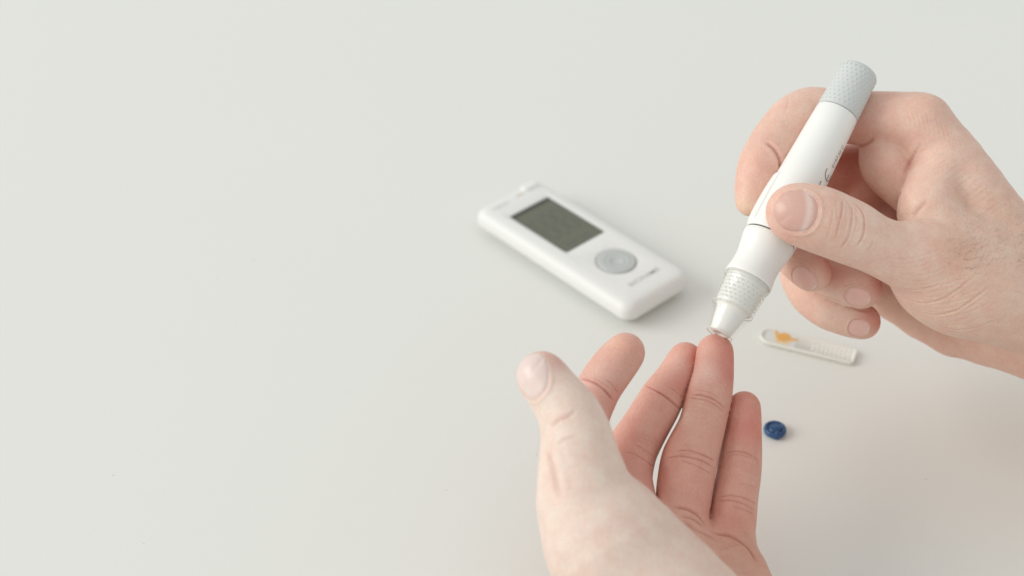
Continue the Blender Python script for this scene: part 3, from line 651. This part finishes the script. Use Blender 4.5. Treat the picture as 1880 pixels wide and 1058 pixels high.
# grip dots on the end cap : real small domes, joined
def dome(bm, r, th, z, out, nrm_h, seg=8, sx=1.0):
    c, s = math.cos(th), math.sin(th); ctr = Vector((r * c, r * s, z)); nr = Vector((c, s, 0)); ta = Vector((-s, c, 0)); up = Vector((0, 0, 1))
    top = bm.verts.new(ctr + nr * nrm_h); prev = None; ring0 = None
    rings = []
    for kk, (f, hh) in enumerate(((.55, .8), (.9, .35), (1.05, -.15))):
        rings.append([bm.verts.new(ctr + ta * (out * f * sx * math.cos(a)) + up * (out * f * math.sin(a)) + nr * (nrm_h * hh)) for a in [2 * math.pi * i / seg for i in range(seg)]])
    for i in range(seg):
        j = (i + 1) % seg; bm.faces.new((top, rings[0][i], rings[0][j]))
        for a, b in zip(rings, rings[1:]): bm.faces.new((a[i], b[i], b[j], a[j]))
bm = bmesh.new()
for row in range(10):
    t = 6 + row * 7.9; z, s = tz(t); r = (36.3 + (t / 84) * 2.45) * s
    for k in range(26): dome(bm, r, 2 * math.pi * (k + .5 * (row % 2)) / 26, z, .00036, .00030)
bmesh.ops.recalc_face_normals(bm, faces=bm.faces)
bm_obj('grip_dots', bm, M_grey, endcap)['kind'] = 'stuff'
# trigger slider on the left side
bm = bmesh.new()
ny, nzp = 22, 30
za, zb = tz(330)[0], tz(236)[0]
def srad(t): return np.interp(t, [216, 270, 320, 345], [45.6, 48, 49.6, 49.9])
grid = []
for i in range(nzp + 1):
    u = i / nzp; row = []
    t = 236 + (342 - 236) * u; z, s = tz(t); hw = math.radians(27 + 3 * u)
    for j in range(ny + 1):
        v = -1 + 2 * j / ny; th = math.radians(184) + v * hw
        e = min(1, (1 - abs(v)) * 7, u * 18, (1 - u) * 10); e = e ** .5 if e > 0 else 0
        lift = (-.3 + e * (3.6 + 1.6 * math.sin(math.pi * min(1, u * 1.1)) * (1 - v * v))) * s
        r = srad(t) * s + lift
        row.append(bm.verts.new((r * math.cos(th), r * math.sin(th), z)))
    grid.append(row)
for i in range(nzp):
    for j in range(ny): bm.faces.new((grid[i][j], grid[i][j + 1], grid[i + 1][j + 1], grid[i + 1][j]))
bmesh.ops.recalc_face_normals(bm, faces=bm.faces)
bm_obj('trigger_slider', bm, M_white, pen)
# clear cap and inner nozzle
def shell(lst, th):
    o = prof(lst); return o + [(r - th, z) for r, z in reversed(o)]
bm = bmesh.new()
lathe(bm, prof([(430, 0), (430, 38), (437, 40.6), (442, 40.4), (444, 39.4), (470, 37.6), (490, 36), (495, 35.4), (496.5, 32), (498, 30.5), (502, 28.8), (520, 25.3), (545, 20), (546.5, 18), (547, 8), (535, 8), (535, 0)]), 96)
nozzle = bm_obj('nozzle', bm, M_nozzle, pen)
bm = bmesh.new()
lathe(bm, shell([(435.8, 44.0), (436.4, 45.6), (440, 45.8), (441.5, 45.2), (442.2, 44.2), (444, 44.0), (445, 43.4), (470, 41.5), (492, 39.6), (494, 40.4), (498, 40.2), (499.5, 37.8), (520, 32.6), (546, 26.4), (548, 25.8)], .0007), 96, True)
clear = bm_obj('clear_cap', bm, M_clear, pen)
M_rim = plastic('frosted_rim_plastic', (.80, .795, .74), .35, .03)
for t_, r_, dt, pr in ((438.2, 45.9, .8, .35), (443.2, 44.3, .55, .25), (496.2, 40.4, .7, .3), (547.6, 25.9, .8, .25)):
    bm = bmesh.new(); lathe(bm, prof([(t_ - dt, r_ - .6), (t_ - dt * .6, r_ + pr * .7), (t_, r_ + pr), (t_ + dt * .6, r_ + pr * .7), (t_ + dt, r_ - .6)]), 96, True)
    bm_obj('rim', bm, M_rim, clear)
bm = bmesh.new()
for row in range(6):
    t = 450.5 + row * 7.2; z, s = tz(t); r = (43.0 - (t - 445) / 50 * 4) * s
    for k in range(24): dome(bm, r, 2 * math.pi * (k + .5 * (row % 2)) / 24, z, .00034, .00012)
bmesh.ops.recalc_face_normals(bm, faces=bm.faces)
bm_obj('grip_dots', bm, plastic('frosted_dot_plastic', (.67, .68, .645), .3, .03), clear)['kind'] = 'stuff'
# printed marks : text wrapped round the barrel
def text_mesh(s, size, bold=0.0):
    cu = bpy.data.curves.new('t', 'FONT'); cu.body = s; cu.size = size; cu.offset = bold; cu.align_x = 'CENTER'; cu.align_y = 'CENTER'; cu.fill_mode = 'FRONT' if hasattr(cu, 'fill_mode') else cu.fill_mode
    cu.resolution_u = 4
    o = bpy.data.objects.new('t', cu); COL.objects.link(o); bpy.context.view_layer.update()
    me = bpy.data.meshes.new_from_object(o); bpy.data.objects.remove(o); bpy.data.curves.remove(cu); return me
def wrap_text(name, s, size, t_mid, theta, bold=0.0, flip=False):
    me = text_mesh(s, size, bold); bm = bmesh.new(); bm.from_mesh(me); bpy.data.meshes.remove(me)
    bmesh.ops.subdivide_edges(bm, edges=[e for e in bm.edges if e.calc_length() > size * .15], cuts=2)
    bmesh.ops.triangulate(bm, faces=bm.faces)
    zc, s_ = tz(t_mid)
    for v in bm.verts:
        x, y = v.co.x, v.co.y            # text runs up the pen; its top faces the viewer's left
        z = zc + x; t = np.interp(z, [tz(345)[0], tz(88)[0]], [345, 88])
        r = float(np.interp(t, [88, 120, 170, 216, 270, 320, 345], [39.4, 41.0, 43.4, 45.6, 48, 49.6, 49.9])) * tz(t)[1] + .00006
        th = theta - y / r
        v.co = (r * math.cos(th), r * math.sin(th), z)
    bm_obj(name, bm, M_ink, pen, smooth=False)
# CE mark as two arc letters
def ce_mark():
    bm = bmesh.new(); R = .0027; wd = .00045
    def arc(cx, a0, a1, bar=False):
        n = 20; prev = None
        for k in range(n + 1):
            a = math.radians(a0 + (a1 - a0) * k / n)
            cur = [bm.verts.new((cx + (R + o) * math.cos(a), (R + o) * math.sin(a), 0)) for o in (-wd / 2, wd / 2)]
            if prev: bm.faces.new((prev[0], prev[1], cur[1], cur[0]))
            prev = cur
        if bar:
            vs = [[bm.verts.new((cx - R + wd / 2 + (R - .0006) * k / 4, y, 0)) for y in (-wd / 2, wd / 2)] for k in range(5)]
            for a, b in zip(vs, vs[1:]): bm.faces.new((a[0], b[0], b[1], a[1]))
    arc(-.0019, 75, 285); arc(.0034, 75, 285, True)
    zc, s_ = tz(217)
    for v in bm.verts:
        x, y = v.co.x, v.co.y; z = zc + x
        t = np.interp(z, [tz(345)[0], tz(88)[0]], [345, 88])
        r = float(np.interp(t, [88, 120, 170, 216, 270, 320, 345], [39.4, 41.0, 43.4, 45.6, 48, 49.6, 49.9])) * tz(t)[1] + .00006
        th = math.radians(-30) - y / r; v.co = (r * math.cos(th), r * math.sin(th), z)
    bm_obj('ce_mark', bm, M_ink, pen, smooth=False)
ce_mark()
wrap_text('printed_number', '0197', .0024, 176, math.radians(-29))
wrap_text('printed_number', '20 C', .0022, 152, math.radians(-28))

# ================================================================== GLUCOSE METER
mc = np.array([30.6, 553.6]); ang = math.atan2(-73.5, 66.5)
meter = empty('glucose_meter', (mc[0] * MM, mc[1] * MM, 0), (0, 0, ang))
tag(meter, 'white handheld glucose meter with dark blank screen and round grey button, lying on the table', 'glucose meter')
ML, MW, MR = .1004, .0402, .0055
bm = bmesh.new()
rounded_slab(bm, ML - .002, MW - .002, MR, [(.0042, .0002), (.0034, .0008), (.0012, .0046)], 10)
bm_obj('base_shell', bm, M_base, meter)
def arcprof(z0, z1, rr, n=8, ins0=0.0):
    out = [(ins0, z0)]
    for k in range(n + 1):
        a = math.pi / 2 * k / n; out.append((ins0 + rr * (1 - math.cos(a)), z1 - rr + rr * math.sin(a)))
    return out
bm = bmesh.new()
LO = [(.0016, .0040), (.0004, .0044), (0, .0054)] + arcprof(.0056, .0121, .0042)[1:] + [(.0060, .0124)]
loops = []
for ins, z in LO:
    loops.append([bm.verts.new((x, y, z)) for x, y in rrect(ML - 2 * ins, MW - 2 * ins, max(MR - ins * .6, .001), 10)])
for a, b in zip(loops, loops[1:]):
    m = len(a)
    for i in range(m): bm.faces.new((a[i], a[(i + 1) % m], b[(i + 1) % m], b[i]))
bm.faces.new(loops[0][::-1])
# face with a screen recess and a dished button seat, filled by concentric rings
top = loops[-1]; ZT = .0124
SX, SY, SW, SH = -.0157, .0005, .0384, .0248      # screen centre and size (along the meter, across it)
BX, BY, BR = .0223, .0006, .0088
def loop_at(pts, z): return [bm.verts.new((x, y, z)) for x, y in pts]
sc_top = loop_at([(SX + x, SY + y) for x, y in rrect(SW, SH, .0014, 4)], ZT)
bt_top = loop_at([(BX + (BR + .0010) * math.cos(a), BY + (BR + .0010) * math.sin(a)) for a in [2 * math.pi * k / 48 for k in range(48)]], ZT)
def ledge(l): return [bm.edges.get((l[i], l[(i + 1) % len(l)])) or bm.edges.new((l[i], l[(i + 1) % len(l)])) for i in range(len(l))]
bmesh.ops.triangle_fill(bm, use_beauty=True, edges=ledge(top) + ledge(sc_top) + ledge(bt_top))
sc_bot = loop_at([(SX + x, SY + y) for x, y in rrect(SW - .0006, SH - .0006, .0012, 4)], ZT - .0009)
bt_mid = loop_at([(BX + (BR + .0003) * math.cos(a), BY + (BR + .0003) * math.sin(a)) for a in [2 * math.pi * k / 48 for k in range(48)]], ZT - .0007)
bt_bot = loop_at([(BX + (BR + .0001) * math.cos(a), BY + (BR + .0001) * math.sin(a)) for a in [2 * math.pi * k / 48 for k in range(48)]], ZT - .0016)
for a, b in ((sc_top, sc_bot), (bt_top, bt_mid), (bt_mid, bt_bot)):
    m = len(a)
    for i in range(m): bm.faces.new((a[i], a[(i + 1) % m], b[(i + 1) % m], b[i]))
bm.faces.new(sc_bot); bm.faces.new(bt_bot)
# remove the fill over the holes, if any
for fce in list(bm.faces):
    c = fce.calc_center_median()
    if abs(c.z - ZT) < 1e-6 and all(abs(v.co.z - ZT) < 1e-6 for v in fce.verts):
        if (abs(c.x - SX) < SW / 2 - .0005 and abs(c.y) < SH / 2 - .0005 and all(v in sc_top for v in fce.verts)) or all(v in bt_top for v in fce.verts): bm.faces.remove(fce)
bmesh.ops.recalc_face_normals(bm, faces=bm.faces)
case = bm_obj('case', bm, M_white_soft, meter)
mod = case.modifiers.new('n', 'WEIGHTED_NORMAL'); mod.keep_sharp = True
# screen
bm = bmesh.new(); rounded_slab(bm, SW - .0008, SH - .0008, .001, [(0, ZT - .0012), (0, ZT - .00055)], 4)
bmesh.ops.translate(bm, verts=bm.verts, vec=(SX, SY, 0)); scr = bm_obj('screen', bm, M_lcdedge, meter, smooth=False)
bm = bmesh.new(); rounded_slab(bm, SW - .0042, SH - .0022, .0006, [(0, ZT - .0006), (0, ZT - .00050)], 4)
bmesh.ops.translate(bm, verts=bm.verts, vec=(SX + .0010, SY, 0)); bm_obj('display', bm, M_lcd, scr, smooth=False)
# faint blank segments on the display
bm = bmesh.new()
def bar(x, y, lx, ly):
    vs = [bm.verts.new((x + a * lx / 2, y + b * ly / 2, ZT - .00047)) for a, b in ((-1, -1), (1, -1), (1, 1), (-1, 1))]; bm.faces.new(vs)
for k in range(3):
    y = .0065 - k * .0062
    for dx in (-.0085, 0, .0085): bar(SX - .001 + dx, y, .0012, .0032)
    for dx in (-.0042, .0042):
        for dy in (-.0024, .0024): bar(SX - .001 + dx, y + dy, .0062, .0011)
bar(SX + .0145, .004, .002, .005); bar(SX + .0145, -.004, .002, .006)
m_ = plastic('lcd_faint_segment', (0.118, 0.12, 0.092), 0.4)
bm_obj('segments', bm, m_, scr, smooth=False)['kind'] = 'stuff'
# button
bm = bmesh.new()
lathe(bm, [(BR - .0001, ZT - .0014), (BR - .0001, ZT - .0002), (BR - .0005, ZT + .0002), (BR - .0012, ZT + .0003), (BR * .66, ZT - .0001), (BR * .63, ZT + .0001), (BR * .60, ZT - .0001), (BR * .42, ZT - .0003), (BR * .39, ZT - .0001), (BR * .36, ZT - .0003), (0, ZT - .0005)], 64)
bmesh.ops.translate(bm, verts=bm.verts, vec=(BX, BY, 0)); bm_obj('button', bm, M_button, meter)
def flat_text(name, s, size, x, y, rot, z, mat, stretch=1.0, bold=0.0):
    me = text_mesh(s, size, bold); me.transform(Matrix.Scale(stretch, 4, (1, 0, 0))); me.transform(Matrix.Translation((x, y, z)) @ Matrix.Rotation(rot, 4, 'Z')); me.update()
    return link(name, me, mat, meter)
flat_text('brand_lettering', 'BIONIME', .0034, .0388, .0012, math.pi / 2, ZT + .00006, M_ink2, 1.38, .00004)
flat_text('model_lettering', 'Rightest', .0028, -.0434, -.0090, math.pi / 2, ZT + .00006, plastic('faint_ink', (.6, .6, .57), .6), 1.1)
# strip port and small raised ejector nub at the top end
bm = bmesh.new(); rounded_slab(bm, .0045, .0085, .0016, arcprof(.010, ZT + .0011, .0009), 6)
bmesh.ops.translate(bm, verts=bm.verts, vec=(-.0462, .0113, 0)); bm_obj('ejector_tab', bm, M_white, meter)
bm = bmesh.new(); rounded_slab(bm, .0012, .0050, .0004, [(0, ZT - .0002), (0, ZT + .00008)], 3)
bmesh.ops.translate(bm, verts=bm.verts, vec=(-.0440, .0036, 0)); bm_obj('strip_mark', bm, plastic('beige_print', (.66, .58, .48), .5), meter, smooth=False)

# ================================================================== BLUE LANCET CAP
cc = onplane(1423, 788, 1.8)
capo = empty('lancet_cap', (cc[0] * MM, cc[1] * MM, 0))
tag(capo, 'small round blue plastic cap with a raised rim, on the table beside the little finger', 'lancet cap')
bm = bmesh.new()
lathe(bm, [(0, .0001), (.0037, .0001), (.0043, .0007), (.0045, .0016), (.0043, .0024), (.0038, .0028), (.0033, .0027), (.0030, .0021), (.0027, .0020), (.0025, .0025), (.0020, .0028), (0, .0027)], 64)
for v in bm.verts:                                                         # the twisted-off edge comes to a blunt point towards the viewer
    a = math.atan2(v.co.y, v.co.x); d = (a + math.pi / 2 - .05 + math.pi) % (2 * math.pi) - math.pi
    kf = math.exp(-(d / .30) ** 2); r = math.hypot(v.co.x, v.co.y)
    if r > .0035: v.co.x *= 1 + .14 * kf; v.co.y *= 1 + .14 * kf
bm_obj('cap_body', bm, M_blue, capo)
bm = bmesh.new(); bmesh.ops.create_uvsphere(bm, u_segments=20, v_segments=12, radius=.001)
for v in bm.verts: v.co = Vector((v.co.x * .9 + .0003, v.co.y * 1.1 - .0031, v.co.z * .75 + .0024))
bm_obj('broken_stub', bm, M_blue, capo)

# ================================================================== TEST STRIP / LANCET HOLDER
a0, a1 = onplane(1396, 613, 1.5), onplane(1571, 656, 1.5); cen = (a0 + a1) / 2; dv = a1 - a0; SL = float(np.linalg.norm(dv)) * MM
strip = empty('test_strip', (cen[0] * MM, cen[1] * MM, 0), (0, 0, math.atan2(dv[1], dv[0])))
tag(strip, 'ivory plastic test strip with orange printed patch, on the table below the curled fingers', 'test strip')
SWd = .0098
def strip_outline(ins):
    pts = []; L2 = SL / 2 - ins; w2 = SWd / 2 - ins
    for k in range(13):
        a = math.radians(90 + 180 * k / 12); pts.append((-L2 + (SWd / 2 - ins) * 1.05 + (SWd / 2 - ins) * 1.05 * math.cos(a), w2 * math.sin(a)))
    r = max(.0018 - ins, .0003)
    for k in range(5):
        a = math.radians(-90 + 90 * k / 4); pts.append((L2 - r + r * math.cos(a), -w2 + r + r * math.sin(a)))
    for k in range(5):
        a = math.radians(0 + 90 * k / 4); pts.append((L2 - r + r * math.cos(a), w2 - r + r * math.sin(a)))
    return pts
bm = bmesh.new(); lp = []
for ins, z in ((.0005, .0002), (0, .0007), (0, .0018), (.0003, .0021), (.0006, .0021), (.0008, .0017)): lp.append([bm.verts.new((x, y, z)) for x, y in strip_outline(ins)])
for a, b in zip(lp, lp[1:]):
    for i in range(len(a)): bm.faces.new((a[i], a[(i + 1) % len(a)], b[(i + 1) % len(b)], b[i]))
bm.faces.new(lp[0][::-1]); bm.faces.new(lp[-1]); bmesh.ops.recalc_face_normals(bm, faces=bm.faces)
bm_obj('strip_body', bm, M_strip, strip)
def plate(name, pts, z0, z1, mat):
    bm = bmesh.new(); a = [bm.verts.new((x, y, z0)) for x, y in pts]; b = [bm.verts.new((x, y, z1)) for x, y in pts]
    for i in range(len(a)): bm.faces.new((a[i], a[(i + 1) % len(a)], b[(i + 1) % len(a)], b[i]))
    bm.faces.new(b); bm.faces.new(a[::-1]); bmesh.ops.recalc_face_normals(bm, faces=bm.faces); return bm_obj(name, bm, mat, strip, smooth=False)
X0 = -SL / 2
plate('grey_inset', [(X0 + .0022, -.0028), (X0 + .0045, -.0038), (X0 + .0155, -.0038), (X0 + .0155, .0036), (X0 + .0045, .0036), (X0 + .0022, .0026)], .0016, .00176, M_stripgrey)
plate('pale_orange_print', [(X0 + .0052, .0034), (X0 + .0062, .0034), (X0 + .0078, -.0014), (X0 + .0118, -.0014), (X0 + .0146, .0020), (X0 + .0152, .0012), (X0 + .0122, -.0034), (X0 + .0075, -.0034)], .0016, .00182, M_pale_orange)
plate('orange_print', [(X0 + .0052, .0042), (X0 + .0062, .0044), (X0 + .0072, .0022), (X0 + .0092, .0040), (X0 + .0116, .0038), (X0 + .0128, .0018), (X0 + .0158, .0018), (X0 + .0156, .0006), (X0 + .0130, .0006), (X0 + .0110, -.0016), (X0 + .0082, -.0016), (X0 + .0068, .0008)], .0016, .00190, M_orange)
rib = None
for k in range(9):
    x = X0 + SL * .56 + k * .0019
    if rib is None:
        bm = bmesh.new(); rounded_slab(bm, .0011, SWd - .0026, .0003, [(0, .0015), (.0002, .00178)], 2)
        rib = bm_obj('grip_rib', bm, M_strip, strip, smooth=False); rib.location = (x, 0, 0)
    else:
        o = rib.copy(); COL.objects.link(o); o.location = (x, 0, 0)

# ================================================================== a few specks of dust on the table
bm = bmesh.new()
for px, py, r in ((208, 873, .35), (264, 998, .3), (464, 478, .4), (400, 510, .25), (985, 835, .3), (660, 205, .25), (150, 395, .3), (1330, 150, .25), (1700, 880, .3), (640, 720, .22), (300, 250, .22), (820, 900, .25)):
    p = onplane(px, py) * MM; m = 7; top = bm.verts.new((p[0], p[1], .00012)); rim = []
    for k in range(m):
        a = 2 * math.pi * k / m; q = r * MM * random.uniform(.5, 1.2); rim.append(bm.verts.new((p[0] + q * 1.6 * math.cos(a), p[1] + q * math.sin(a), .00002)))
    for k in range(m): bm.faces.new((top, rim[k], rim[(k + 1) % m]))
dust = bm_obj('dust', bm, plastic('dust_grey', (.58, .58, .54), .9))
tag(dust, 'faint grey specks of dust scattered on the table', 'dust', kind='stuff')
